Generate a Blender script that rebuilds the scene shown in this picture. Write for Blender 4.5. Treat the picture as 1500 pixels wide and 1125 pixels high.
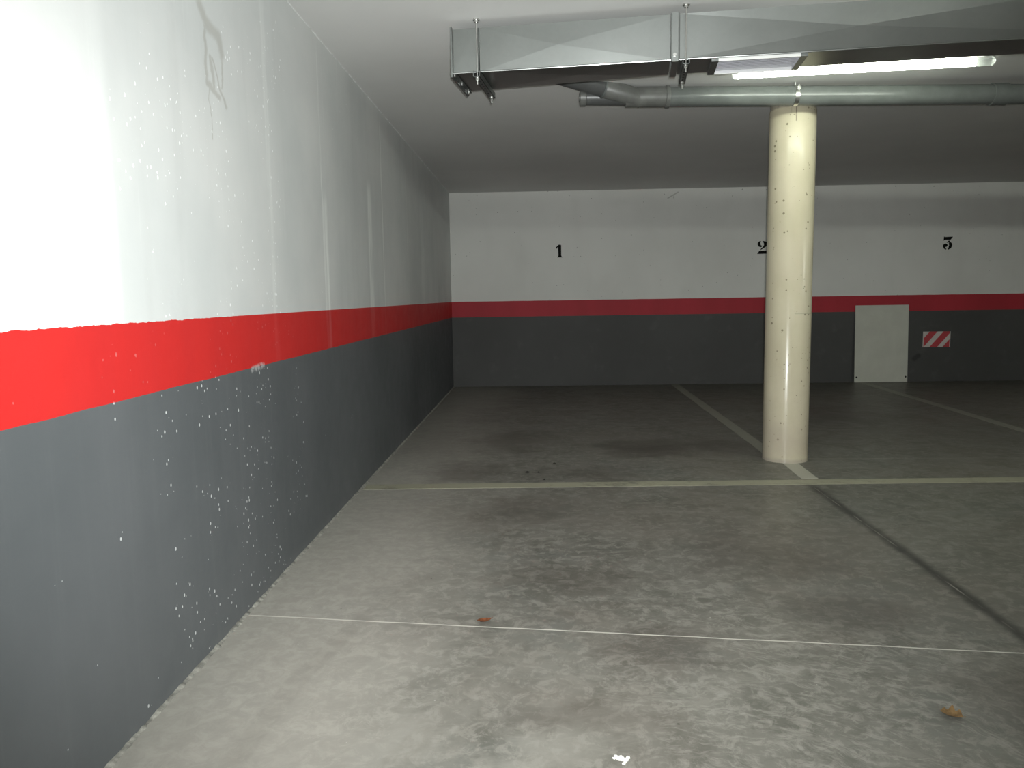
import bpy, bmesh, math, random
from mathutils import Matrix, Vector, Euler
random.seed(7)
sc = bpy.context.scene
for o in list(bpy.data.objects): bpy.data.objects.remove(o)

# ------------------------------------------------------------------ camera
cam_d = bpy.data.cameras.new('camera'); cam = bpy.data.objects.new('camera', cam_d)
sc.collection.objects.link(cam); sc.camera = cam
cam_d.sensor_width = 36; cam_d.lens = 27.333; cam_d.clip_start = 0.02
CAM_H = 1.1904
cam.matrix_world = (Matrix.Translation((0, 0, CAM_H)) @ Matrix.Rotation(math.radians(1.879), 4, 'Z')
                    @ Matrix.Rotation(math.radians(90 - 6.396), 4, 'X') @ Matrix.Rotation(math.radians(-0.888), 4, 'Z'))
# ------------------------------------------------------------------ world + exposure
w = bpy.data.worlds.new('world'); sc.world = w; w.use_nodes = True
w.node_tree.nodes['Background'].inputs[0].default_value = (0.6, 0.7, 0.75, 1)
w.node_tree.nodes['Background'].inputs[1].default_value = 0.02
sc.view_settings.view_transform = 'Standard'; sc.view_settings.look = 'None'
sc.view_settings.gamma = 1; sc.view_settings.use_curve_mapping = False
sc.view_settings.exposure = 0.0
# the camera's flash, a real small lamp beside the lens
FLASH_POWER = 840
fl = bpy.data.lights.new('camera_flash', 'SPOT'); fl.energy = FLASH_POWER; fl.color = (0.97, 1.0, 0.985)
fl.spot_size = math.radians(100); fl.spot_blend = 1.0; fl.shadow_soft_size = 0.012
flo = bpy.data.objects.new('camera_flash', fl); sc.collection.objects.link(flo)
flo.matrix_world = (Matrix.Translation((0.022, 0.01, CAM_H + 0.045)) @ Matrix.Rotation(math.radians(3.0), 4, 'Z')
                    @ Matrix.Rotation(math.radians(90 - 1.5), 4, 'X'))
TUBE_VISIBLE = 36.0      # emission of the tube in the picture
TUBE_FILL = 210.0        # emission of the unseen tubes added for fill light

# ------------------------------------------------------------------ node maths
class X:
    """tiny expression wrapper over shader nodes"""
    def __init__(s, nt, sock): s.nt, s.s = nt, sock
    def _b(s, op, o, clamp=False, c=None):
        n = s.nt.nodes.new('ShaderNodeMath'); n.operation = op; n.use_clamp = clamp
        s.nt.links.new(s.s, n.inputs[0])
        for i, v in ((1, o), (2, c)):
            if v is None: continue
            if isinstance(v, X): s.nt.links.new(v.s, n.inputs[i])
            else: n.inputs[i].default_value = v
        return X(s.nt, n.outputs[0])
    def __add__(s, o): return s._b('ADD', o)
    def __sub__(s, o): return s._b('SUBTRACT', o)
    def __mul__(s, o): return s._b('MULTIPLY', o)
    __radd__ = __add__; __rmul__ = __mul__
    def __rsub__(s, o): return (s * -1.0) + o
    def __truediv__(s, o): return s._b('DIVIDE', o)
    def abs(s): return s._b('ABSOLUTE', None)
    def max(s, o): return s._b('MAXIMUM', o)
    def min(s, o): return s._b('MINIMUM', o)
    def sqrt(s): return s._b('SQRT', None)
    def pw(s, e): return s._b('POWER', e)
    def gt(s, o): return s._b('GREATER_THAN', o)
    def lt(s, o): return s._b('LESS_THAN', o)
    def clamp(s): return s._b('ADD', 0.0, True)
    def ss(s, a, b):            # smoothstep a..b -> 0..1
        n = s.nt.nodes.new('ShaderNodeMapRange'); n.interpolation_type = 'SMOOTHSTEP'
        s.nt.links.new(s.s, n.inputs[0]); n.inputs[1].default_value = min(a, b); n.inputs[2].default_value = max(a, b)
        n.inputs[3].default_value = 0 if a < b else 1; n.inputs[4].default_value = 1 if a < b else 0
        return X(s.nt, n.outputs[0])

class Mat:
    def __init__(s, name):
        s.m = bpy.data.materials.new(name); s.m.use_nodes = True; s.nt = s.m.node_tree
        s.b = s.nt.nodes['Principled BSDF']
        s.tc = s.nt.nodes.new('ShaderNodeTexCoord')
        g = s.nt.nodes.new('ShaderNodeNewGeometry'); s.pos = g.outputs['Position']; s.obj = s.tc.outputs['Object']
        sp = s.nt.nodes.new('ShaderNodeSeparateXYZ'); s.nt.links.new(s.pos, sp.inputs[0])
        s.x, s.y, s.z = (X(s.nt, sp.outputs[i]) for i in range(3))
    def vec(s, x, y, z):
        n = s.nt.nodes.new('ShaderNodeCombineXYZ')
        for i, v in enumerate((x, y, z)):
            if isinstance(v, X): s.nt.links.new(v.s, n.inputs[i])
            else: n.inputs[i].default_value = v
        return n.outputs[0]
    def scaled(s, sc3, off=(0, 0, 0), src=None):
        n = s.nt.nodes.new('ShaderNodeMapping'); s.nt.links.new(src or s.pos, n.inputs[0])
        n.inputs['Scale'].default_value = sc3; n.inputs['Location'].default_value = off
        return n.outputs[0]
    def noise(s, scale, detail=4, rough=0.55, src=None, dist=0.0):
        n = s.nt.nodes.new('ShaderNodeTexNoise'); s.nt.links.new(src or s.pos, n.inputs['Vector'])
        n.inputs['Scale'].default_value = scale; n.inputs['Detail'].default_value = detail
        n.inputs['Roughness'].default_value = rough; n.inputs['Distortion'].default_value = dist
        return X(s.nt, n.outputs[0])
    def voro(s, scale, src=None, rnd=1.0):
        n = s.nt.nodes.new('ShaderNodeTexVoronoi'); s.nt.links.new(src or s.pos, n.inputs['Vector'])
        n.inputs['Scale'].default_value = scale; n.inputs['Randomness'].default_value = rnd
        sp = s.nt.nodes.new('ShaderNodeSeparateColor'); s.nt.links.new(n.outputs['Color'], sp.inputs[0])
        return X(s.nt, n.outputs['Distance']), X(s.nt, sp.outputs[0]), X(s.nt, sp.outputs[1])
    def mix(s, f, a, b):
        n = s.nt.nodes.new('ShaderNodeMix'); n.data_type = 'RGBA'
        if isinstance(f, X): s.nt.links.new(f.s, n.inputs[0])
        else: n.inputs[0].default_value = f
        for i, v in ((6, a), (7, b)):
            if isinstance(v, tuple): n.inputs[i].default_value = (*v, 1)
            else: s.nt.links.new(v, n.inputs[i])
        return n.outputs[2]
    def speck(s, scale, r, rarity, src=None, lo=0.0):
        """sparse round dots: 1 inside, 0 outside; rarity = share of cells carrying a dot"""
        d, a, b = s.voro(scale, src)
        return (d._b('LESS_THAN', (b * 0.75 + 0.25) * r)) * a.gt(1 - rarity)
    def color(s, c):
        if isinstance(c, tuple): s.b.inputs['Base Color'].default_value = (*c, 1)
        else: s.nt.links.new(c, s.b.inputs['Base Color'])
        return s
    def rough(s, r):
        if isinstance(r, X): s.nt.links.new(r.s, s.b.inputs['Roughness'])
        else: s.b.inputs['Roughness'].default_value = r
        return s
    def bump(s, h, strength=0.3, dist=0.002):
        n = s.nt.nodes.new('ShaderNodeBump'); n.inputs['Strength'].default_value = strength
        n.inputs['Distance'].default_value = dist; s.nt.links.new(h.s, n.inputs['Height'])
        s.nt.links.new(n.outputs[0], s.b.inputs['Normal']); return s
    def seg(s, u, v, p, q, wid, soft=0.5):
        """soft stroke along the segment p-q in the plane (u,v)"""
        dx, dy = q[0] - p[0], q[1] - p[1]; L = dx * dx + dy * dy
        a, b = u - p[0], v - p[1]
        t = ((a * dx + b * dy) / L).max(0.0).min(1.0)
        ex, ey = a - t * dx, b - t * dy
        return ((ex * ex + ey * ey).sqrt()).ss(wid, wid * soft)

def simple(name, col, rough=0.5, metal=0.0, var=0.0, vs=8, spec=None):
    m = Mat(name)
    if var:
        n = m.noise(vs, 5, 0.6, src=m.obj)
        m.color(m.mix(n.ss(0.3, 0.7), tuple(c * (1 - var) for c in col), tuple(min(1, c * (1 + var)) for c in col)))
    else: m.color(col)
    m.rough(rough); m.b.inputs['Metallic'].default_value = metal
    if spec is not None: m.b.inputs['Specular IOR Level'].default_value = spec
    return m.m

ZA, ZB = 1.1349, 0.9277            # top and bottom of the painted red band
XL, YB, H = -1.1237, 10.3426, 2.55 # left wall, back wall, ceiling height
XR, YF = 9.2, -5.0
RED, DARK = (0.52, 0.022, 0.020), (0.084, 0.092, 0.097)

def wall_left_mat():
    m = Mat('painted_plaster_left')
    n1 = m.noise(1.3, 4); n2 = m.noise(1, 4, src=m.scaled((1, 5.0, 0.35)))         # vertical drips
    n3 = m.noise(1, 5, 0.65, src=m.scaled((1, 22, 0.8))); fine = m.noise(60, 3)
    white = m.mix(n1.ss(0.3, 0.7), (0.55, 0.57, 0.565), (0.63, 0.64, 0.63))
    white = m.mix(n2.ss(0.5, 0.75) * 0.22, white, (0.42, 0.43, 0.42))
    # whiter patch at the near end, with a wavy vertical edge, weaker higher up
    wob = m.noise(5, 4) * 0.03
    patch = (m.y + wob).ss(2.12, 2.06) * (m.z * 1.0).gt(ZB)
    # lime streaks running down the wall
    st = n3.ss(0.60, 0.72) * m.noise(1, 2, src=m.scaled((1, 1.6, 1.0), (3, 0, 0))).ss(0.45, 0.62) * 0.35
    dw = m.noise(9, 3) * 0.03
    yy = m.y + dw
    for (y0, zt, wd, k) in ((3.35, 2.5, 0.035, 0.30), (4.215, 1.76, 0.055, 0.95), (4.17, 2.5, 0.014, 0.6), (5.35, 1.98, 0.09, 0.85),
                            (5.80, 2.5, 0.028, 0.8), (5.30, 2.4, 0.05, 0.15), (6.9, 2.3, 0.05, 0.2), (7.8, 2.1, 0.15, 0.2)):
        band = ((yy - y0).abs()).ss(wd, wd * 0.35) * m.z.ss(zt + 0.04, zt - 0.10)
        st = st.max(band * k * (m.noise(1, 4, src=m.scaled((1, 30, 2.5))).ss(0.25, 0.6)))
    white = m.mix(st, white, (0.80, 0.82, 0.80))
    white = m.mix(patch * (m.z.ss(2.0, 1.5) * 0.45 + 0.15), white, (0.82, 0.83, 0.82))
    # brown water stain
    u = m.y + (m.noise(14, 3) - 0.5) * 0.05; v = m.z + (m.noise(11, 3) - 0.5) * 0.05
    P = [(2.71, 2.19), (2.76, 2.14), (2.86, 2.13), (2.885, 2.07)]
    stain = None
    for a, b in zip(P, P[1:]):
        s_ = m.seg(u, v, a, b, 0.035, 0.2); stain = s_ if stain is None else stain.max(s_)
    for a, b, wd in (((2.745, 2.12), (2.74, 1.95), 0.014), ((2.74, 1.94), (2.84, 1.92), 0.020), ((2.80, 2.03), (2.90, 1.89), 0.012),
                     ((2.885, 2.05), (2.87, 1.96), 0.007), ((2.76, 1.94), (2.76, 1.75), 0.006), ((2.78, 2.03), (2.80, 1.94), 0.02)):
        stain = stain.max(m.seg(u, v, a, b, wd, 0.2))
    white = m.mix(stain * 0.38, white, (0.27, 0.25, 0.205))
    # painted bands
    wobz = (m.noise(7, 4, 0.7) - 0.5) * 0.008
    z = m.z + wobz
    zt = m.z + (m.noise(24, 3, 0.7) - 0.5) * 0.014 * m.y.ss(3.2, 2.4)
    red = m.mix(n2.ss(0.35, 0.7) * 0.35, RED, (0.44, 0.022, 0.024))
    red = m.mix(st * 0.25, red, (0.6, 0.2, 0.2))
    gray = m.mix(n1.ss(0.3, 0.7), DARK, (0.105, 0.112, 0.118))
    gray = m.mix(n3.ss(0.5, 0.75) * 0.16, gray, (0.15, 0.155, 0.16))
    gray = m.mix((m.z + m.noise(6, 4) * 0.16).ss(0.14, 0.04) * 0.14, gray, (0.25, 0.25, 0.24))
    # pale plaster drips and splashes, in clusters
    cl = m.noise(2.6, 3).ss(0.42, 0.60) * m.y.ss(1.7, 2.3) * (m.y.ss(3.9, 3.1) * 0.75 + 0.25)
    vs = m.scaled((1, 1, 0.75))
    vt = m.scaled((1, 1, 0.5))
    dots = m.speck(50, 0.24, 0.22, vs).max(m.speck(100, 0.26, 0.16, vs)) * (cl * 0.9 + 0.1).gt(0.45)
    dots = dots.max(m.speck(110, 0.28, 0.05, vt)).max(m.speck(34, 0.13, 0.12, vs))
    c = m.mix(zt.lt(ZA), white, red); c = m.mix(z.lt(ZB), c, gray)
    chip = m.seg(m.y, m.z, (3.02, 0.920), (3.15, 0.928), 0.018, 0.3) * m.noise(40, 3).ss(0.35, 0.55)
    c = m.mix(chip * 0.6, c, (0.5, 0.5, 0.5))
    amt = dots * (m.z.gt(ZA) * 0.85 + m.z.lt(ZB) * 0.50 + 0.10)
    c = m.mix(amt, c, (0.88, 0.90, 0.90))
    c = m.mix(m.speck(30, 0.13, 0.07) * m.z.gt(ZA) * 0.6, c, (0.2, 0.2, 0.18))
    m.color(c).rough(m.noise(8, 3) * 0.2 + 0.42)
    m.b.inputs['Specular IOR Level'].default_value = 0.28
    m.bump(n1 * 1.5 + fine * 0.12 + dots * 0.7 + m.noise(9, 4) * 0.7, 0.45, 0.004)
    return m.m

def wall_back_mat():
    m = Mat('painted_plaster_back')
    n1 = m.noise(0.9, 4); n2 = m.noise(1, 4, src=m.scaled((3, 1, 0.5))); g = m.noise(30, 3)
    white = m.mix(n1.ss(0.3, 0.7), (0.60, 0.60, 0.57), (0.66, 0.66, 0.63))
    white = m.mix(n2.ss(0.5, 0.8) * 0.15, white, (0.48, 0.48, 0.45))
    white = m.mix(m.speck(7, 0.07, 0.5) * 0.75, white, (0.08, 0.08, 0.07))
    white = m.mix(m.speck(22, 0.17, 0.10).max(m.speck(16, 0.2, 0.4) * m.z.gt(2.44)) * 0.6, white, (0.1, 0.1, 0.09))
    scr = m.seg(m.x, m.z, (1.72, 2.43), (1.85, 2.505), 0.012, 0.3).max(m.seg(m.x, m.z, (1.79, 2.43), (1.80, 2.47), 0.006, 0.3))
    white = m.mix(scr * 0.45, white, (0.12, 0.12, 0.1))
    z = m.z + (m.noise(5, 3) - 0.5) * 0.006
    red = m.mix(n2.ss(0.3, 0.7), (0.33, 0.022, 0.032), (0.38, 0.025, 0.038))  # same red paint as the left wall, darkened in colour for weaker light
    gray = m.mix(n1.ss(0.3, 0.7), (0.056, 0.056, 0.054), (0.068, 0.068, 0.066))
    gray = m.mix(m.noise(6, 4).ss(0.55, 0.8) * 0.3, gray, (0.12, 0.12, 0.115))
    gray = m.mix(m.seg(m.x, m.z, (4.95, 0.30), (5.0, 0.34), 0.05, 0.2) * 0.7, gray, (0.02, 0.02, 0.02))
    c = m.mix(z.lt(ZA), white, red); c = m.mix(z.lt(ZB), c, gray)
    m.color(c).rough(0.62); m.b.inputs['Specular IOR Level'].default_value = 0.3
    m.bump(n1 * 1.0 + g * 0.15, 0.3, 0.003)
    return m.m

def ceiling_mat():
    m = Mat('painted_ceiling')
    n = m.noise(0.8, 4); g = m.noise(45, 3)
    c = m.mix(n.ss(0.3, 0.7), (0.60, 0.60, 0.585), (0.66, 0.66, 0.645))
    c = m.mix(m.noise(2.5, 5, 0.7).ss(0.6, 0.85) * 0.2, c, (0.42, 0.42, 0.40))
    m.color(c).rough(0.7).bump(n * 1.2 + g * 0.1, 0.25, 0.003)
    return m.m

def floor_color(m):
    """trowelled, dusty concrete with stains and tyre marks"""
    warp = m.noise(0.9, 3)
    big = m.noise(0.55, 5, 0.6, dist=0.6); mid = m.noise(2.3, 6, 0.65, dist=1.6)
    sw = m.noise(1, 6, 0.7, src=m.scaled((5, 12.0, 1), (0.4, 0, 0)), dist=1.2)
    fine = m.noise(17, 8, 0.75, dist=0.6)
    c = m.mix(big.ss(0.35, 0.65), (0.135, 0.130, 0.113), (0.170, 0.164, 0.144))
    c = m.mix(mid.ss(0.42, 0.62) * 0.8, c, (0.098, 0.096, 0.081))
    c = m.mix(m.noise(1.1, 5, 0.65, dist=0.5).ss(0.5, 0.62) * 0.5, c, (0.120, 0.128, 0.118))
    c = m.mix(sw.ss(0.50, 0.66) * 0.42, c, (0.245, 0.236, 0.208))
    c = m.mix(fine.ss(0.48, 0.60) * 0.55, c, (0.28, 0.27, 0.24))
    c = m.mix(m.noise(9, 6, 0.75, dist=1).ss(0.52, 0.66) * 0.42, c, (0.078, 0.074, 0.062))
    tint = m.noise(0.9, 4, 0.6, src=m.scaled((1, 1, 1), (5, 2, 0)))
    c = m.mix(tint.ss(0.45, 0.62) * 0.30, c, (0.165, 0.140, 0.118))
    c = m.mix(m.x.ss(0.6, 2.2) * 0.25, c, (0.118, 0.125, 0.098))  # greenish lamp tint towards the right, painted into the floor colour
    # dusty strip by the left wall, untrodden
    dust = (m.x + (warp - 0.5) * 0.9).ss(-0.05, -0.85)
    c = m.mix(dust * 0.8, c, m.mix(fine.ss(0.35, 0.65), (0.325, 0.312, 0.278), (0.39, 0.375, 0.335)))
    # pale dust near the camera
    nd = (m.y + (m.noise(1.7, 4) - 0.5) * 1.6).ss(2.7, 1.7) * m.noise(4, 5, 0.65).ss(0.35, 0.6)
    c = m.mix((m.x.ss(0.45, 0.0) * 0.5 + 0.1) * nd, c, (0.28, 0.27, 0.24))
    # curved trowel swirls
    dx, dy = m.x - 0.25, m.y - 0.9
    r = (dx * dx + dy * dy).sqrt() + (m.noise(2.5, 4) - 0.5) * 0.35
    w_ = m.nt.nodes.new('ShaderNodeTexNoise'); w_.inputs['Scale'].default_value = 1; w_.inputs['Detail'].default_value = 8; w_.inputs['Roughness'].default_value = 0.7
    m.nt.links.new(m.vec(r * 58, dx * 15.0, dy * 6.0), w_.inputs['Vector'])
    swirl = X(m.nt, w_.outputs[0]).ss(0.50, 0.64) * r.ss(2.6, 1.6) * m.x.ss(0.0, 0.5)
    c = m.mix(swirl * 0.5, c, (0.30, 0.29, 0.26))
    # brown oil stains in the first bay
    st = None
    for cx, cy, rx, ry, k in ((0.85, 6.0, 0.55, 0.55, 0.8), (1.35, 6.1, 0.35, 0.4, 0.6), (-0.2, 6.4, 0.45, 0.7, 0.6), (-0.05, 4.2, 0.35, 0.4, 0.3),
                              (-0.5, 5.2, 0.4, 0.5, 0.45), (0.3, 5.2, 0.6, 0.35, 0.35), (2.9, 7.6, 0.6, 0.9, 0.5), (5.3, 7.2, 0.6, 0.9, 0.5), (1.0, 3.4, 0.45, 0.5, 0.35), (0.42, 2.55, 0.30, 0.22, 0.42), (1.15, 2.8, 0.4, 0.3, 0.45), (0.15, 2.1, 0.28, 0.12, 0.28), (1.45, 2.2, 0.35, 0.35, 0.4), (0.15, 3.2, 0.5, 0.25, 0.35)):
        a, b = (m.x - cx) / rx, (m.y - cy) / ry
        s_ = ((a * a + b * b).sqrt() + (m.noise(4, 4) - 0.5) * 1.6).ss(1.0, 0.2) * k
        st = s_ if st is None else st.max(s_)
    c = m.mix(st, c, (0.055, 0.045, 0.036))
    c = m.mix(m.y.ss(5.2, 6.4) * 0.30, c, (0.085, 0.078, 0.062))  # floor colour evenly darker towards the back wall
    # tyre marks
    tread = (((m.y * 62.0 + m.x * 20.0)._b('SINE', None)) * 0.25 + 0.75)
    tr = None
    for pts, wd in ((((-0.84, 1.2), (-0.80, 1.92), (-0.77, 2.31), (-0.68, 2.72), (-0.50, 3.2)), 0.045),
                    (((-0.44, 1.2), (-0.375, 1.87), (-0.243, 2.21), (-0.05, 2.7), (0.25, 3.2)), 0.05),
                    (((-0.30, 1.2), (-0.24, 1.95), (-0.08, 2.35), (0.2, 2.8)), 0.03)):
        for a, b in zip(pts, pts[1:]):
            s_ = m.seg(m.x + (m.noise(6, 3) - 0.5) * 0.02, m.y, a, b, wd, 0.6); tr = s_ if tr is None else tr.max(s_)
    c = m.mix(tr * tread * 0.20, c, (0.14, 0.13, 0.11))
    # dark grime along the saw cut that prolongs the bay line, towards the camera
    xc = m.y * 0.012 + 1.632
    ad = (m.x - xc).abs()
    cutm = m.y.ss(4.84, 4.70)
    c = m.mix((ad + (m.noise(7, 4) - 0.5) * 0.05).ss(0.055, 0.0) * cutm * 0.9, c, (0.035, 0.034, 0.030))
    c = m.mix(ad.lt(0.0035) * cutm * m.noise(5, 3).ss(0.42, 0.6) * 0.6, c, (0.33, 0.32, 0.28))
    # thin pale joint crossing near the camera and another at the column
    j1 = ((m.y + m.x * 0.1185) - 2.682 + (m.noise(5, 2) - 0.5) * 0.010).abs()
    c = m.mix(j1.ss(0.0045, 0.002) * m.x.lt(1.62) * (m.noise(7, 3).ss(0.25, 0.5) * 0.6 + 0.3), c, (0.62, 0.60, 0.54))
    j2 = (m.y - 5.62 + m.x * 0.027).abs()
    c = m.mix(j2.ss(0.010, 0.004) * 0.45, c, (0.30, 0.29, 0.25))
    # scattered crumbs
    c = m.mix(m.speck(13, 0.07, 0.10) * 0.7, c, (0.04, 0.038, 0.03))
    c = m.mix(m.speck(19, 0.07, 0.05) * 0.6, c, (0.45, 0.44, 0.40))
    return c, fine, mid

def floor_mat():
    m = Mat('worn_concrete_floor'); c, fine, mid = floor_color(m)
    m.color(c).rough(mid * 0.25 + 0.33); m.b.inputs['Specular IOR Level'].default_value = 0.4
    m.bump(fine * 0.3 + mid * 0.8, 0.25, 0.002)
    return m.m

def line_mat(name, col, wear):
    m = Mat(name)
    n = m.noise(9, 5, 0.7); g = m.noise(1.2, 3)
    base = m.mix(m.noise(3, 4).ss(0.3, 0.7), (0.13, 0.126, 0.10), (0.18, 0.175, 0.145))
    c = m.mix((n * 0.6 + g * 0.4).ss(wear, wear - 0.16) * 0.85, base, col)
    m.color(c).rough(0.5).bump(n, 0.2, 0.001)
    return m.m

def column_mat():
    m = Mat('glossy_cream_paint')
    n = m.noise(2.5, 4); v = m.noise(1, 4, src=m.scaled((9, 9, 1.2)))
    c = m.mix(n.ss(0.3, 0.7), (0.47, 0.43, 0.31), (0.52, 0.475, 0.355))
    c = m.mix(v.ss(0.5, 0.75) * 0.25, c, (0.43, 0.38, 0.27))
    c = m.mix(m.speck(20, 0.20, 0.35).max(m.speck(42, 0.26, 0.14)) * 0.75, c, (0.13, 0.11, 0.07))
    c = m.mix(m.z.ss(1.0, 0.0) * m.noise(3, 4).ss(0.2, 0.6) * 0.6, c, (0.36, 0.31, 0.25))  # lower column darkened in the colour, where the light weakens
    c = m.mix((m.z + m.noise(9, 4) * 0.05).ss(0.06, 0.03) * 0.7, c, (0.33, 0.30, 0.25))
    c = m.mix((m.z + (m.noise(16, 4) - 0.5) * 0.05).ss(2.425, 2.432) * 0.8, c, (0.30, 0.28, 0.23))
    runs = m.noise(1, 3, src=m.scaled((40, 40, 2))).ss(0.60, 0.70) * m.z.ss(2.36, 2.43)
    c = m.mix(runs * 0.7, c, (0.16, 0.14, 0.10))
    crack = ((m.x + (m.noise(20, 2) - 0.5) * 0.01) - 1.748).abs().ss(0.003, 0.0015) * m.z.gt(2.33) * m.y.lt(5.565)
    c = m.mix(crack * 0.8, c, (0.12, 0.10, 0.07))
    seam = (m.z - 1.045).abs().ss(0.005, 0.002) * m.x.gt(1.77)
    c = m.mix(seam * 0.4, c, (0.25, 0.27, 0.2))
    m.color(c).rough(0.24); m.b.inputs['Specular IOR Level'].default_value = 0.22
    m.b.inputs['Coat Weight'].default_value = 0.13; m.b.inputs['Coat Roughness'].default_value = 0.06
    m.bump(n * 1.0 + m.noise(14, 4) * 0.5 + m.noise(45, 2) * 0.12, 0.25, 0.004)
    return m.m

def galv_mat(name='galvanised_sheet', dark=1.0, rough=0.30):
    m = Mat(name)
    _, a, b = m.voro(55, src=m.obj); n = m.noise(3, 4, src=m.obj)
    c = m.mix(a * 0.12 + n * 0.6 + 0.15, tuple(x * dark for x in (0.32, 0.34, 0.33)), tuple(x * dark for x in (0.41, 0.43, 0.42)))
    m.color(c).rough(n * 0.10 + rough - 0.05); m.b.inputs['Metallic'].default_value = 1.0
    m.bump(n, 0.12, 0.004)
    return m.m

M = dict(
    wl=wall_left_mat(), wb=wall_back_mat(), ceil=ceiling_mat(), floor=floor_mat(), col=column_mat(), galv=galv_mat(),
    galv_rough=galv_mat('dull_zinc_strut', 0.62, 0.45), zinc=simple('zinc_rod', (0.62, 0.62, 0.60), 0.32, 1.0, 0.1),
    line=line_mat('yellowed_road_paint', (0.36, 0.35, 0.255), 0.66), bay=line_mat('pale_road_paint', (0.27, 0.265, 0.215), 0.72), stub=line_mat('bright_road_paint', (0.46, 0.45, 0.38), 0.74),
    faint=line_mat('faded_road_paint', (0.25, 0.245, 0.20), 0.66),
    black=simple('black_stencil_paint', (0.008, 0.008, 0.007), 0.85, spec=0.1),
    pvc=simple('grey_pvc', (0.105, 0.114, 0.109), 0.27, 0, 0.12, 5), pvc_d=simple('dark_grey_pvc', (0.075, 0.078, 0.077), 0.35, 0, 0.15, 6),
    pvc_c=simple('aged_grey_pvc', (0.115, 0.118, 0.110), 0.40, 0, 0.18, 9),
    board=simple('chalky_board', (0.50, 0.505, 0.44), 0.7, 0, 0.05, 4), grille=simple('pale_lilac_enamel', (0.55, 0.55, 0.60), 0.45, 0, 0.03),
    void=simple('dark_duct_inside', (0.05, 0.05, 0.05), 0.7), white=simple('white_enamel', (0.75, 0.76, 0.74), 0.4),
    mortar=simple('rough_mortar', (0.22, 0.215, 0.19), 0.9, 0, 0.45, 26), crust=simple('plaster_crust', (0.66, 0.67, 0.66), 0.8, 0, 0.2, 20), plug=simple('dark_hole', (0.01, 0.01, 0.01), 0.9),
    rust=simple('brown_dry_leaf', (0.22, 0.075, 0.03), 0.6, 0, 0.35, 60), tan=simple('tan_dry_leaf', (0.27, 0.17, 0.075), 0.65, 0, 0.35, 60),
    paper=simple('crumpled_white_paper', (0.80, 0.78, 0.74), 0.7), crumb=simple('dark_grit', (0.02, 0.018, 0.014), 0.8),
)
def emis(name, col, st):
    m = bpy.data.materials.new(name); m.use_nodes = True; b = m.node_tree.nodes['Principled BSDF']
    b.inputs['Base Color'].default_value = (0.8, 0.8, 0.8, 1)
    b.inputs['Emission Color'].default_value = (*col, 1); b.inputs['Emission Strength'].default_value = st
    return m
M['tube'] = emis('lit_tube', (0.93, 1.0, 0.86), TUBE_VISIBLE)
M['tube2'] = emis('lit_tube_fill', (0.95, 1.0, 0.90), TUBE_FILL)
gm = Mat('clear_polycarbonate'); gm.color((0.85, 0.88, 0.86)).rough(0.12); gm.b.inputs['Transmission Weight'].default_value = 0.85
gm.b.inputs['IOR'].default_value = 1.3; M['clear'] = gm.m

# ------------------------------------------------------------------ mesh helpers
def obj(name, bm, m, parent=None, smooth=False):
    me = bpy.data.meshes.new(name); bmesh.ops.recalc_face_normals(bm, faces=bm.faces); bm.to_mesh(me); bm.free()
    for x in (m if isinstance(m, (list, tuple)) else [m]): me.materials.append(x)
    if smooth:
        for p in me.polygons: p.use_smooth = True
        me.set_sharp_from_angle(angle=math.radians(35))
    o = bpy.data.objects.new(name, me); sc.collection.objects.link(o)
    if parent: o.parent = parent
    return o
def tag(o, label, cat, group=None):
    o['label'] = label; o['category'] = cat
    if group: o['group'] = group
    return o
def thing(name, label, cat, loc=(0, 0, 0), rz=0, group=None):
    o = bpy.data.objects.new(name, None); sc.collection.objects.link(o); o.location = loc; o.rotation_euler = (0, 0, rz)
    o.empty_display_size = 0.1
    return tag(o, label, cat, group)
def struct(name, bm, m, smooth=False):
    o = obj(name, bm, m, None, smooth); o['kind'] = 'structure'; return o
def box(bm, x0, x1, y0, y1, z0, z1):
    r = bmesh.ops.create_cube(bm, size=1)
    for v in r['verts']:
        v.co = Vector(((x0 + x1) / 2 + v.co.x * (x1 - x0), (y0 + y1) / 2 + v.co.y * (y1 - y0), (z0 + z1) / 2 + v.co.z * (z1 - z0)))
    return r['verts']
def bbox(x0, x1, y0, y1, z0, z1, bev=0.0):
    bm = bmesh.new(); box(bm, x0, x1, y0, y1, z0, z1)
    if bev: bmesh.ops.bevel(bm, geom=bm.edges[:], offset=bev, segments=2, affect='EDGES')
    return bm
def cyl(bm, a, b, r, n=24, r2=None, caps=True):
    a, b = Vector(a), Vector(b); d = b - a
    q = Vector((0, 0, 1)).rotation_difference(d.normalized()).to_matrix().to_4x4()
    bmesh.ops.create_cone(bm, cap_ends=caps, segments=n, radius1=r, radius2=r if r2 is None else r2, depth=d.length,
                          matrix=Matrix.Translation((a + b) / 2) @ q)
def lathe(bm, a, axis, prof, n=32):
    """prof: list of (t along axis, radius)"""
    axis = Vector(axis).normalized(); q = Vector((0, 0, 1)).rotation_difference(axis).to_matrix(); a = Vector(a); rings = []
    for t, r in prof:
        rings.append([bm.verts.new(a + axis * t + q @ Vector((r * math.cos(2 * math.pi * i / n), r * math.sin(2 * math.pi * i / n), 0))) for i in range(n)])
    for p, q_ in zip(rings, rings[1:]):
        for i in range(n): bm.faces.new((p[i], p[(i + 1) % n], q_[(i + 1) % n], q_[i]))
    bm.faces.new(rings[0][::-1]); bm.faces.new(rings[-1])
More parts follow.
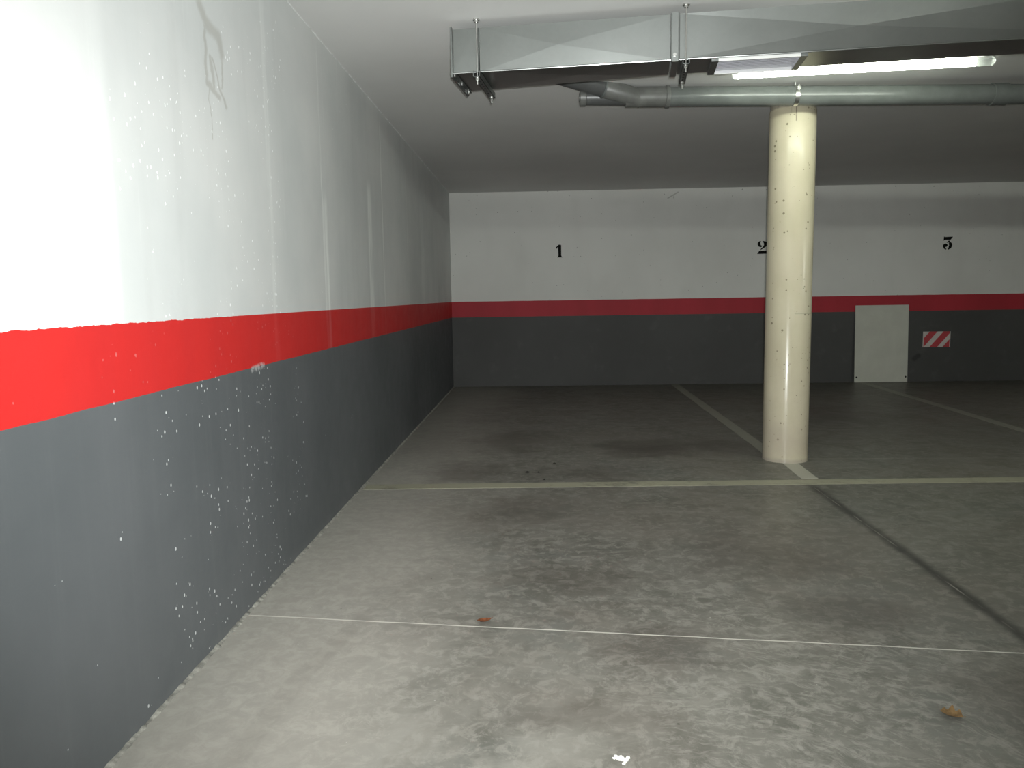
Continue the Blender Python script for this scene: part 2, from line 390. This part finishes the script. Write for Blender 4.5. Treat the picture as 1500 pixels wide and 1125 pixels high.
def poly(bm, pts, depth):
    """pts (list of Vectors, planar) extruded by the vector depth"""
    a = [bm.verts.new(p) for p in pts]; b = [bm.verts.new(Vector(p) + depth) for p in pts]; n = len(a)
    bm.faces.new(a); bm.faces.new(b[::-1])
    for i in range(n): bm.faces.new((a[i], a[(i + 1) % n], b[(i + 1) % n], b[i]))

# ------------------------------------------------------------------ the room
T = 0.2
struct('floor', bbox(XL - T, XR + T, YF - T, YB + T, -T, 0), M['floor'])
struct('ceiling', bbox(XL - T, XR + T, YF - T, YB + T, H, H + T), M['ceil'])
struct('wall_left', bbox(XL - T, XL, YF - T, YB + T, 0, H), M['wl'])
struct('wall_back', bbox(XL, XR, YB, YB + T, 0, H), M['wb'])
struct('wall_right', bbox(XR, XR + T, YF - T, YB + T, 0, H), M['wb'])
struct('wall_front', bbox(XL, XR, YF - T, YF, 0, H), M['wb'])
# rough mortar fillet where the left wall meets the floor
from mathutils import noise as mn
bm = bmesh.new(); n = 1400; rows = []
for i in range(n + 1):
    y = 0.3 + (YB - 0.31) * (i / n)
    a1, a2 = mn.noise((y * 9, 0, 0)), mn.noise((y * 47, 3, 0))
    wd = max(0.004, 0.013 + 0.008 * a1 + 0.007 * a2); hh = max(0.002, 0.006 + 0.004 * a1 + 0.005 * a2)
    rows.append([bm.verts.new((XL + a, y, b)) for a, b in ((-0.005, -0.003), (-0.005, hh), (wd * 0.45, hh * 0.75), (wd, 0.001), (wd, -0.003))])
for p, q in zip(rows, rows[1:]):
    for j in range(4): bm.faces.new((p[j], p[j + 1], q[j + 1], q[j]))
bm.faces.new(rows[0]); bm.faces.new(rows[-1][::-1])
struct('trim_1', bm, M['mortar'])
# rough ragged plaster edge between left wall and ceiling
bm = bmesh.new(); rows = []; n = 500
for i in range(n + 1):
    y = 0.3 + (YB - 0.31) * (i / n)
    wd = 0.003 + 0.005 * random.random() ** 2; hh = 0.003 + 0.006 * random.random() ** 2
    rows.append([bm.verts.new((XL + a, y, H - b)) for a, b in ((-0.004, -0.004), (-0.004, hh), (wd, hh * 0.3), (wd, -0.004))])
for p, q in zip(rows, rows[1:]):
    for j in range(3): bm.faces.new((p[j], p[j + 1], q[j + 1], q[j]))
struct('trim_2', bm, M['crust'])

# column
CX, CY, CR = 1.775, 5.565, 0.155
bm = bmesh.new(); lathe(bm, (CX, CY, 0), (0, 0, 1), [(0, CR + 0.002), (0.02, CR), (1.043, CR), (1.047, CR - 0.001), (2.42, CR - 0.001), (2.44, CR - 0.006), (H, CR - 0.006)], 64)
tag(obj('column', bm, M['col'], None, True), 'round cream glossy painted concrete column standing at the end of the bay line', 'column')

# ------------------------------------------------------------------ painted floor lines and bay numbers
def strip(name, pts, wid, m, label):
    bm = bmesh.new(); rows = []; N = []
    for a, b in zip(pts, pts[1:]):
        k = max(2, int((Vector(b) - Vector(a)).length / 0.06)); N += [Vector(a).lerp(Vector(b), i / k) for i in range(k)]
    N.append(Vector(pts[-1]))
    for i, p in enumerate(N):
        d = (N[min(i + 1, len(N) - 1)] - N[max(i - 1, 0)]).normalized(); nrm = Vector((-d.y, d.x))
        j1, j2 = random.uniform(-.002, .002), random.uniform(-.002, .002)
        a, b = p + nrm * (wid / 2 + j1), p - nrm * (wid / 2 + j2)
        rows.append([bm.verts.new((*a, 0)), bm.verts.new((*a, 0.0015)), bm.verts.new((*b, 0.0015)), bm.verts.new((*b, 0))])
    for p, q in zip(rows, rows[1:]):
        for j in range(4): bm.faces.new((p[j], p[(j + 1) % 4], q[(j + 1) % 4], q[j]))
    bm.faces.new(rows[0]); bm.faces.new(rows[-1][::-1])
    return tag(obj(name, bm, m), label, 'floor marking')
strip('parking_line', [(XL + 0.02, 4.815), (3.05, 4.885), (XR - .05, 4.985)], 0.125, M['line'], 'long yellowish painted line crossing the floor from the left wall in front of the column')
strip('parking_line', [(1.825, YB - .02), (1.725, 5.76)], 0.10, M['bay'], 'pale painted bay line running from the back wall up to behind the column')
strip('parking_line', [(1.765, 5.405), (1.742, 4.955)], 0.105, M['stub'], 'short pale painted stub of bay line in front of the column foot')
strip('parking_line', [(4.27, YB - .08), (4.10, 6.6), (4.02, 4.99)], 0.10, M['faint'], 'faded bay line running from under the leaning board towards the right')

U = 2.84e-4
def number(parts, x0, z0, label):
    """stencil numeral: outlines in tracing units, placed on the back wall"""
    bm = bmesh.new()
    for pts in parts:
        poly(bm, [Vector((x0 + u * U, YB + 0.0002, z0 - v * U)) for u, v in pts], Vector((0, -0.0016, 0)))
    return tag(obj('bay_number', bm, M['black']), label, 'painted number', 'stencilled bay numbers on the back wall')
number([[(545, 290), (575, 257), (660, 257), (690, 290), (690, 740), (702, 785), (755, 842), (497, 842), (548, 785), (556, 740)],
        [(440, 400), (505, 318), (545, 312), (542, 352), (500, 440), (462, 440)]], 0.244 - 375 * U, 1.862 + 250 * U, 'black stencilled numeral 1 on the white back wall')
number([[(620, 305), (592, 370), (590, 450), (615, 500), (665, 520), (655, 575), (590, 588), (520, 560), (462, 475), (468, 390), (530, 322)],
        [(685, 302), (800, 318), (900, 372), (925, 455), (890, 530), (780, 612), (590, 722), (622, 650), (720, 560), (752, 490), (742, 400), (690, 345)],
        [(540, 752), (900, 752), (945, 690), (965, 690), (945, 884), (448, 890)]], 2.876 - 437 * U, 1.863 + 300 * U, 'black stencilled numeral 2 on the back wall, half hidden by the column')
number([[(398, 232), (430, 262), (792, 250), (780, 290), (695, 392), (430, 392), (400, 435), (388, 400)],
        [(615, 425), (662, 430), (668, 480), (650, 515), (520, 525)],
        [(640, 498), (720, 508), (782, 590), (782, 680), (722, 782), (612, 842), (578, 812), (622, 740), (640, 640), (625, 545)],
        [(490, 556), (560, 590), (575, 655), (530, 712), (470, 722), (490, 770), (532, 812), (500, 840), (420, 792), (368, 700), (378, 612), (430, 568)]],
       5.248 - 344 * U, 1.872 + 262 * U, 'black flat-topped stencilled numeral 3 on the back wall above the striped plate')

# ------------------------------------------------------------------ board and striped plate
bt = thing('board', 'pale blank board with two small bolt holes leaning against the dark back wall', 'board', (4.50, 10.285, 0.004), 0)
bm = bbox(-0.342, 0.342, -0.008, 0.008, 0, 1.005, 0.002)
pn = obj('panel', bm, M['board'], bt)
for sx in (-0.316, 0.318):
    bm = bmesh.new(); cyl(bm, (sx, -0.0075, 0.068), (sx, -0.0105, 0.068), 0.0115, 16); obj('bolt_hole', bm, M['plug'], bt)
bt.rotation_euler = (-0.040, 0, 0)

pt = thing('warning_plate', 'small red and white diagonally striped plate on the dark back wall', 'sign', (5.226, YB, 0.553))
bm = bbox(-0.176, 0.176, -0.004, 0, -0.102, 0.102); obj('plate', bm, simple('plate_white', (0.52, 0.48, 0.45), 0.5, 0, 0.08, 12), pt)
def clip_poly(pts, x0, x1, z0, z1):
    for ax, val, sgn in ((0, x0, 1), (0, x1, -1), (1, z0, 1), (1, z1, -1)):
        out = []
        for i in range(len(pts)):
            p, q = pts[i], pts[(i + 1) % len(pts)]; dp, dq = sgn * (p[ax] - val), sgn * (q[ax] - val)
            if dp >= 0: out.append(p)
            if (dp >= 0) != (dq >= 0):
                t = dp / (dp - dq); out.append((p[0] + t * (q[0] - p[0]), p[1] + t * (q[1] - p[1])))
        pts = out
        if not pts: return pts
    return pts
RM = simple('plate_red', (0.42, 0.035, 0.045), 0.5, 0, 0.1, 12)
for c0 in (-0.150, 0.028, 0.196):      # stripes rising to the right
    q = [(c0 - 0.205 - 0.10, -0.11), (c0 - 0.205 - 0.012, -0.11), (c0 + 0.040, 0.11), (c0 - 0.048, 0.11)]
    q = [(c0 - 0.125, -0.11), (c0 - 0.025, -0.11), (c0 + 0.165, 0.11), (c0 + 0.065, 0.11)]
    q = clip_poly(q, -0.166, 0.166, -0.102, 0.102)
    if len(q) > 2:
        bm = bmesh.new(); poly(bm, [Vector((a, -0.004, b)) for a, b in q], Vector((0, -0.0008, 0))); obj('stripe', bm, RM, pt)

# ------------------------------------------------------------------ air duct
DM = -0.1255; DA = math.atan(DM)
D0 = Vector((-0.405, 4.028))                      # left front end of the duct
duct = thing('air_duct', 'large rectangular galvanised sheet metal ventilation duct hung under the ceiling', 'duct', (D0.x, D0.y, 0), DA)
ZT, ZD = 2.515, 2.305
def dpt(s): return 0.345 if s < 0 else max(0.248, 0.345 - 0.097 * s / 1.08)
def section(s0, s1, name='duct_section', brk=0.010, bottom=True):
    """sheet metal casing with cross-broken (shallow pyramid) panels"""
    bm = bmesh.new(); d0, d1 = dpt(s0), dpt(s1)
    V = lambda *c: bm.verts.new(c)
    a = [V(s0, 0, ZD), V(s1, 0, ZD), V(s1, 0, ZT), V(s0, 0, ZT)]
    b = [V(s0, d0, ZD), V(s1, d1, ZD), V(s1, d1, ZT), V(s0, d0, ZT)]
    def cross(q, nrm, lift, t=0.5):
        c = sum((v.co for v in q), Vector()) / 4 + Vector(nrm) * lift
        c.x += (t - 0.5) * (s1 - s0)
        cv = bm.verts.new(c)
        for i in range(4): bm.faces.new((q[i], q[(i + 1) % 4], cv))
    cross(a, (0, -1, 0), brk, 0.42); cross([a[0], a[1], b[1], b[0]], (0, 0, -1), brk * 0.8 if bottom else 0.0, 0.5)
    bm.faces.new((a[3], a[2], b[2], b[3])); bm.faces.new(b)
    bm.faces.new((a[0], a[3], b[3], b[0])); bm.faces.new((a[1], b[1], b[2], a[2]))
    return obj(name, bm, M['galv'], duct)
section(0.004, 0.135, brk=0.001)
section(0.139, 1.068, brk=0.0045)
section(1.112, 3.05, brk=-0.008, bottom=False)
section(3.10, 5.0, brk=0.012)
# slip joints around the duct between sections
def flange(s0, s1, lip, name='flange'):
    bm = bmesh.new(); d = dpt((s0 + s1) / 2)
    box(bm, s0, s1, -lip, 0.0, ZD - lip, ZT + lip * 0.5); box(bm, s0, s1, d, d + lip, ZD - lip, ZT + lip * 0.5)
    box(bm, s0, s1, 0, d, ZD - lip, ZD + 0.001)
    box(bm, s0 - 0.004, s0, -lip - 0.004, 0, ZD - lip * 0.7, ZT); box(bm, s1, s1 + 0.004, -lip - 0.004, 0, ZD - lip * 0.7, ZT)
    bmesh.ops.bevel(bm, geom=bm.edges[:], offset=0.0012, segments=1, affect='EDGES')
    return obj(name, bm, M['galv'], duct)
flange(1.074, 1.106, 0.012); flange(3.06, 3.09, 0.012)
# rolled bottom front edge catching light
bm = bmesh.new(); cyl(bm, (0.004, -0.001, ZD), (5.0, -0.001, ZD), 0.0045, 10); obj('rolled_edge', bm, M['galv'], duct, True)
# open end flange at the left end
bm = bmesh.new()
box(bm, -0.006, 0.003, -0.016, 0.0, ZD - 0.022, ZT + 0.008); box(bm, -0.006, 0.003, dpt(0), dpt(0) + 0.022, ZD - 0.022, ZT + 0.008)
box(bm, -0.006, 0.003, 0.0, dpt(0), ZD - 0.022, ZD); box(bm, -0.006, 0.022, -0.004, dpt(0) + 0.022, ZD - 0.006, ZD - 0.003)
obj('end_flange', bm, M['galv_rough'], duct)
for yy, zz in ((0.006, 0), (0.33, 0), (0.352, 0), (0.17, 0)):
    bm = bmesh.new(); cyl(bm, (0.010, yy, ZD - 0.004), (0.010, yy, ZD - 0.016), 0.006, 6); obj('bolt', bm, M['zinc'], duct)
bm = bmesh.new(); cyl(bm, (1.088, -0.010, ZD + 0.020), (1.088, -0.019, ZD + 0.020), 0.008, 12); obj('bolt', bm, M['zinc'], duct)
# ventilation grille let into the underside
gr = bmesh.new(); g0, g1, gy0, gy1 = 1.262, 1.700, 0.010, 0.243
for (x0, x1, y0, y1) in ((g0, g0 + 0.032, gy0, gy1), (g1 - 0.032, g1, gy0, gy1)):
    gr = bmesh.new(); box(gr, x0, x1, y0, y1, ZD - 0.016, ZD - 0.0005); obj('grille_frame', gr, M['galv_rough'], duct)
for (y0, y1) in ((gy0, gy0 + 0.008), (gy1 - 0.010, gy1)):
    gr = bmesh.new(); box(gr, g0 + 0.032, g1 - 0.032, y0, y1, ZD - 0.016, ZD - 0.0005); obj('grille_trim', gr, M['white'], duct)
sl = bmesh.new(); k = 15
for i in range(k):
    y = gy0 + 0.014 + (gy1 - gy0 - 0.030) * i / (k - 1)
    vs = box(sl, g0 + 0.032, g1 - 0.032, y - 0.0072, y + 0.0072, -0.0008, 0.0008)
    for v in vs: dy = v.co.y - y; v.co.z = ZD - 0.013 + v.co.z + dy * 0.25
obj('grille_slats', sl, M['grille'], duct)

def hanger(s, ztop, label):
    t = thing('duct_hanger', label, 'hanger', (D0.x + s * math.cos(DA), D0.y + s * math.sin(DA), 0), DA, 'threaded rod hangers carrying the duct')
    back = dpt(s) + 0.035; zb = ZD - 0.020
    for yy, nm in ((-0.018, 'front'), (back, 'rear')):
        bm = bmesh.new(); prof = []; z = ZD - 0.075
        cyl(bm, (0, yy, ZD - 0.065), (0, yy, H), 0.0040, 10)
        zz = ZD - 0.063
        obj('threaded_rod', bm, M['zinc'], t, True)
        bm = bmesh.new(); cyl(bm, (0, yy, zb - 0.026), (0, yy, zb - 0.016), 0.0085, 6); cyl(bm, (0, yy, zb - 0.016), (0, yy, zb - 0.0135), 0.011, 16)
        obj('nut', bm, M['zinc'], t)
        bm = bmesh.new(); cyl(bm, (0, yy, H - 0.016), (0, yy, H), 0.010, 16); cyl(bm, (0, yy, H - 0.006), (0, yy, H), 0.017, 16)
        obj('ceiling_anchor', bm, M['zinc'], t)
    bm = bmesh.new(); y0, y1 = -0.045, back + 0.03     # open channel, slots facing down
    box(bm, -0.016, 0.016, y0, y1, zb - 0.0135, zb - 0.011)
    box(bm, -0.016, -0.0135, y0, y1, zb - 0.0135, zb + 0.016); box(bm, 0.0135, 0.016, y0, y1, zb - 0.0135, zb + 0.016)
    bar = obj('channel_bar', bm, M['galv_rough'], t)
    for i in range(7):
        y = y0 + 0.05 + i * 0.046
        if y < y1 - 0.05:
            bm = bmesh.new(); box(bm, -0.0045, 0.0045, y - 0.011, y + 0.011, zb - 0.0142, zb - 0.0130); obj('slot', bm, M['plug'], bar)
    return t
hanger(0.129, H, 'zinc rod and channel hanger near the left end of the duct')
hanger(1.140, H, 'zinc rod and channel hanger beside the duct joint left of the grille')

# ------------------------------------------------------------------ waste pipe
PY = 5.30
def pz(x): return 2.4835 - 0.0155 * (x - 0.4)
A0 = Vector((0.40, PY, pz(0.40))); A1 = Vector((XR, PY, pz(XR))); ax = (A1 - A0).normalized()
pipe = thing('drain_pipe', 'long grey plastic drain pipe running under the ceiling in front of the column top', 'pipe', (0.36, PY, 2.40))
def rel(o): o.location = -pipe.location; return o
R = 0.0625
def P(x): return A0 + ax * ((x - A0.x) / ax.x)
bm = bmesh.new(); lathe(bm, P(0.86), ax, [(0, R), ((A1 - P(0.86)).length, R)], 40); rel(obj('straight_pipe', bm, M['pvc'], pipe, True))
bm = bmesh.new(); lathe(bm, P(0.60), ax, [(0, R + .002), (0.26, R + .002), (0.262, R + 0.008), (0.285, R + 0.008), (0.287, R)], 40)
rel(obj('coupling', bm, M['pvc_c'], pipe, True))
bm = bmesh.new(); lathe(bm, P(2.95), ax, [(0, R), (0.002, R + 0.007), (0.10, R + 0.007), (0.102, R)], 40)
rel(obj('coupling', bm, M['pvc'], pipe, True))
# y-shaped branch fitting: the straight half and the slanted half that enters the ceiling
bm = bmesh.new(); lathe(bm, P(0.335), ax, [(0, R - 0.012), (0.28, R - 0.008), (0.29, R + 0.001), (0.32, R + 0.002)], 40)
rel(obj('branch_body', bm, M['pvc_d'], pipe, True))
bm = bmesh.new(); lathe(bm, P(0.300), ax, [(0, R - 0.014), (0.004, R - 0.006), (0.040, R - 0.006), (0.044, R - 0.012)], 32)
cyl(bm, P(0.296), P(0.302), 0.03, 20)
rel(obj('end_cap', bm, M['pvc_c'], pipe, True))
def cut_top(bm):
    bmesh.ops.bisect_plane(bm, geom=bm.verts[:] + bm.edges[:] + bm.faces[:], plane_co=(0, 0, H + 0.001), plane_no=(0, 0, 1), clear_outer=True)
    es = [e for e in bm.edges if e.is_boundary]
    if es: bmesh.ops.contextual_create(bm, geom=es)
B0 = Vector((0.70, PY, 2.468)); bd = Vector((-0.33, -0.085, 0.078)).normalized()
bm = bmesh.new(); lathe(bm, B0, bd, [(0, R - 0.004), (0.26, R), (0.262, R - 0.001)], 40); cut_top(bm); rel(obj('branch_arm', bm, M['pvc_c'], pipe, True))
bm = bmesh.new(); lathe(bm, B0, bd, [(0.255, R - 0.002), (0.256, R + 0.004), (0.268, R + 0.004), (0.27, R - 0.001)], 40); cut_top(bm); rel(obj('branch_socket', bm, M['pvc'], pipe, True))
bm = bmesh.new(); lathe(bm, B0, bd, [(0.262, R - 0.002), (0.75, R - 0.002)], 40); cut_top(bm); rel(obj('branch_pipe', bm, M['pvc_d'], pipe, True))

cl = thing('pipe_clamp', 'shiny metal band clamp holding the grey drain pipe above the column', 'clamp', (1.700, PY, pz(1.70)))
bm = bmesh.new(); rows = []
for i in range(40):
    a = 2 * math.pi * i / 40; c_, s_ = math.cos(a), math.sin(a)
    rows.append([bm.verts.new((dx, r * c_, r * s_)) for dx, r in ((-0.013, R + 0.0005), (-0.013, R + 0.0035), (0.013, R + 0.0035), (0.013, R + 0.0005))])
for i in range(40):
    p, q = rows[i], rows[(i + 1) % 40]
    for j in range(4): bm.faces.new((p[j], p[(j + 1) % 4], q[(j + 1) % 4], q[j]))
obj('band', bm, M['zinc'], cl, True)
bm = bmesh.new(); box(bm, -0.012, 0.012, -R - 0.022, -R, -0.004 + 0.03, 0.000 + 0.03); box(bm, -0.012, 0.012, -R - 0.022, -R, 0.036, 0.040)
cyl(bm, (0, -R - 0.013, 0.018), (0, -R - 0.013, 0.052), 0.005, 10); obj('clamp_screw', bm, M['zinc'], cl)
bm = bmesh.new(); cyl(bm, (0, 0, R), (0, 0, H - pz(1.70)), 0.006, 10); obj('clamp_stud', bm, M['zinc'], cl)

# ------------------------------------------------------------------ tubular lamps
def lamp(loc, rz, tube, label, length=1.06, hang=0.0, cat='lamp'):
    t = thing('fluorescent_lamp', label, cat, loc, rz)
    L = length / 2
    bm = bmesh.new(); lathe(bm, (-L, 0, 0), (1, 0, 0), [(0, 0.0235), (2 * L, 0.0235)], 24); obj('tube', bm, tube, t, True)
    for sx in (-1, 1):
        a, b = (L - 0.005), (L + (0.035 if sx < 0 else 0.105))
        bm = bmesh.new(); prof = [(0, 0.0255), (b - a - 0.012, 0.0255), (b - a, 0.012)]
        lathe(bm, (sx * a, 0, 0), (sx, 0, 0), prof, 20); obj('end_cap', bm, M['clear'], t, True)
        bm = bmesh.new(); box(bm, sx * (L * 0.72) - 0.012, sx * (L * 0.72) + 0.012, -0.008, 0.008, 0.020, 0.032)
        obj('mounting_clip', bm, M['white'], t)
    bm = bmesh.new(); box(bm, -L - 0.01, L + 0.05, -0.010, 0.010, 0.027, 0.0735 if hang == 0 else 0.058 + hang)
    bmesh.ops.bevel(bm, geom=bm.edges[:], offset=0.004, segments=2, affect='EDGES'); obj('housing', bm, M['white'], t)
    return t
a, b = Vector((1.211, 4.843)), Vector((2.506, 4.702)); mid = (a + b) / 2
lamp((mid.x, mid.y - 0.03, 2.476), math.atan2(b.y - a.y, b.x - a.x), M['tube'], 'lit white fluorescent tube lamp on the ceiling behind the duct, above the drain pipe', (b - a).length)
for lx, ly in ((6.4, 3.0), (2.6, -1.6), (6.6, -3.4)):  # unseen lamps added to raise the ambient light
    lamp((lx, ly, 2.490), 0 if ly > 0 else math.pi / 2, M['tube2'], {6.4: 'unseen fluorescent tube lamp added for fill light on the ceiling beyond the right edge of the view', 2.6: 'unseen fluorescent tube lamp added for fill light on the ceiling behind the camera, nearer the left wall',
         6.6: 'unseen fluorescent tube lamp added for fill light on the ceiling behind the camera, nearer the right wall'}[lx], 1.15, 0.002)

# ------------------------------------------------------------------ litter on the floor
def leaf(name, loc, rz, ln, wd, m, curl, label, lobes=0):
    bm = bmesh.new(); n = 14; rows = []
    for i in range(n + 1):
        t = i / n; x = (t - 0.5) * ln
        hw = wd / 2 * (math.sin(math.pi * min(1, t * 1.08)) ** 0.7 if t < 0.925 else 0.12) * (1 + (0.35 * math.sin(t * lobes * 6.28) if lobes else 0))
        hw = max(hw, 0.0012); zc = curl * (2 * t - 1) ** 2 + 0.0015
        rows.append([bm.verts.new((x, k * hw, zc + abs(k) * hw * 0.45 + random.uniform(0, .0012))) for k in (-1, -.5, 0, .5, 1)])
    for p, q in zip(rows, rows[1:]):
        for j in range(4): bm.faces.new((p[j], p[j + 1], q[j + 1], q[j]))
    bmesh.ops.solidify(bm, geom=bm.faces[:], thickness=0.0006)
    o = obj(name, bm, m, None, True); o.location = loc; o.rotation_euler = (0, 0, rz)
    return tag(o, label, 'leaf')
leaf('dry_leaf', (-0.204, 2.745, 0.001), 0.45, 0.062, 0.032, M['rust'], 0.010, 'small reddish brown dry leaf lying beside the thin white floor joint')
leaf('dry_leaf', (1.153, 2.10, 0.001), -0.6, 0.062, 0.055, M['tan'], 0.006, 'tan crumpled dry leaf lying on the floor at the lower right', 3)
bm = bmesh.new()
for (x, y, r) in ((0, 0, .011), (.012, -.008, .008), (-.010, .010, .006), (.020, .004, .006), (-.016, .002, .005), (.006, -.022, .005)):
    vs = bmesh.ops.create_icosphere(bm, subdivisions=2, radius=r)['verts']
    for v in vs: v.co = Vector((v.co.x * random.uniform(.7, 1.2) + x, v.co.y * random.uniform(.7, 1.3) + y, max(0, v.co.z * random.uniform(.2, .5) + r * .25)))
o = obj('paper_scrap', bm, M['paper']); o.location = (0.203, 1.895, 0); tag(o, 'crumpled white paper scrap on the floor near the bottom of the view', 'litter')
for i, (x, y, r, lb) in enumerate(((-0.075, 5.19, .012, 'dark grit crumb in the first bay, left of a close pair'), (0.0, 5.19, .010, 'dark grit crumb in the first bay, right of a close pair'), (0.115, 5.47, .010, 'dark grit crumb in the first bay, farthest from the yellowish line'), (0.04, 4.98, .008, 'tiny dark grit crumb in the first bay, nearest the yellowish line'))):
    bm = bmesh.new(); vs = bmesh.ops.create_icosphere(bm, subdivisions=1, radius=r)['verts']
    for v in vs: v.co = Vector((v.co.x * random.uniform(.7, 1.4), v.co.y * random.uniform(.7, 1.3), max(0, v.co.z * .6 + r * .3)))
    o = obj('grit_crumb', bm, M['crumb']); o.location = (x, y, 0.0)
    tag(o, lb, 'litter', 'dark crumbs on the first bay floor')
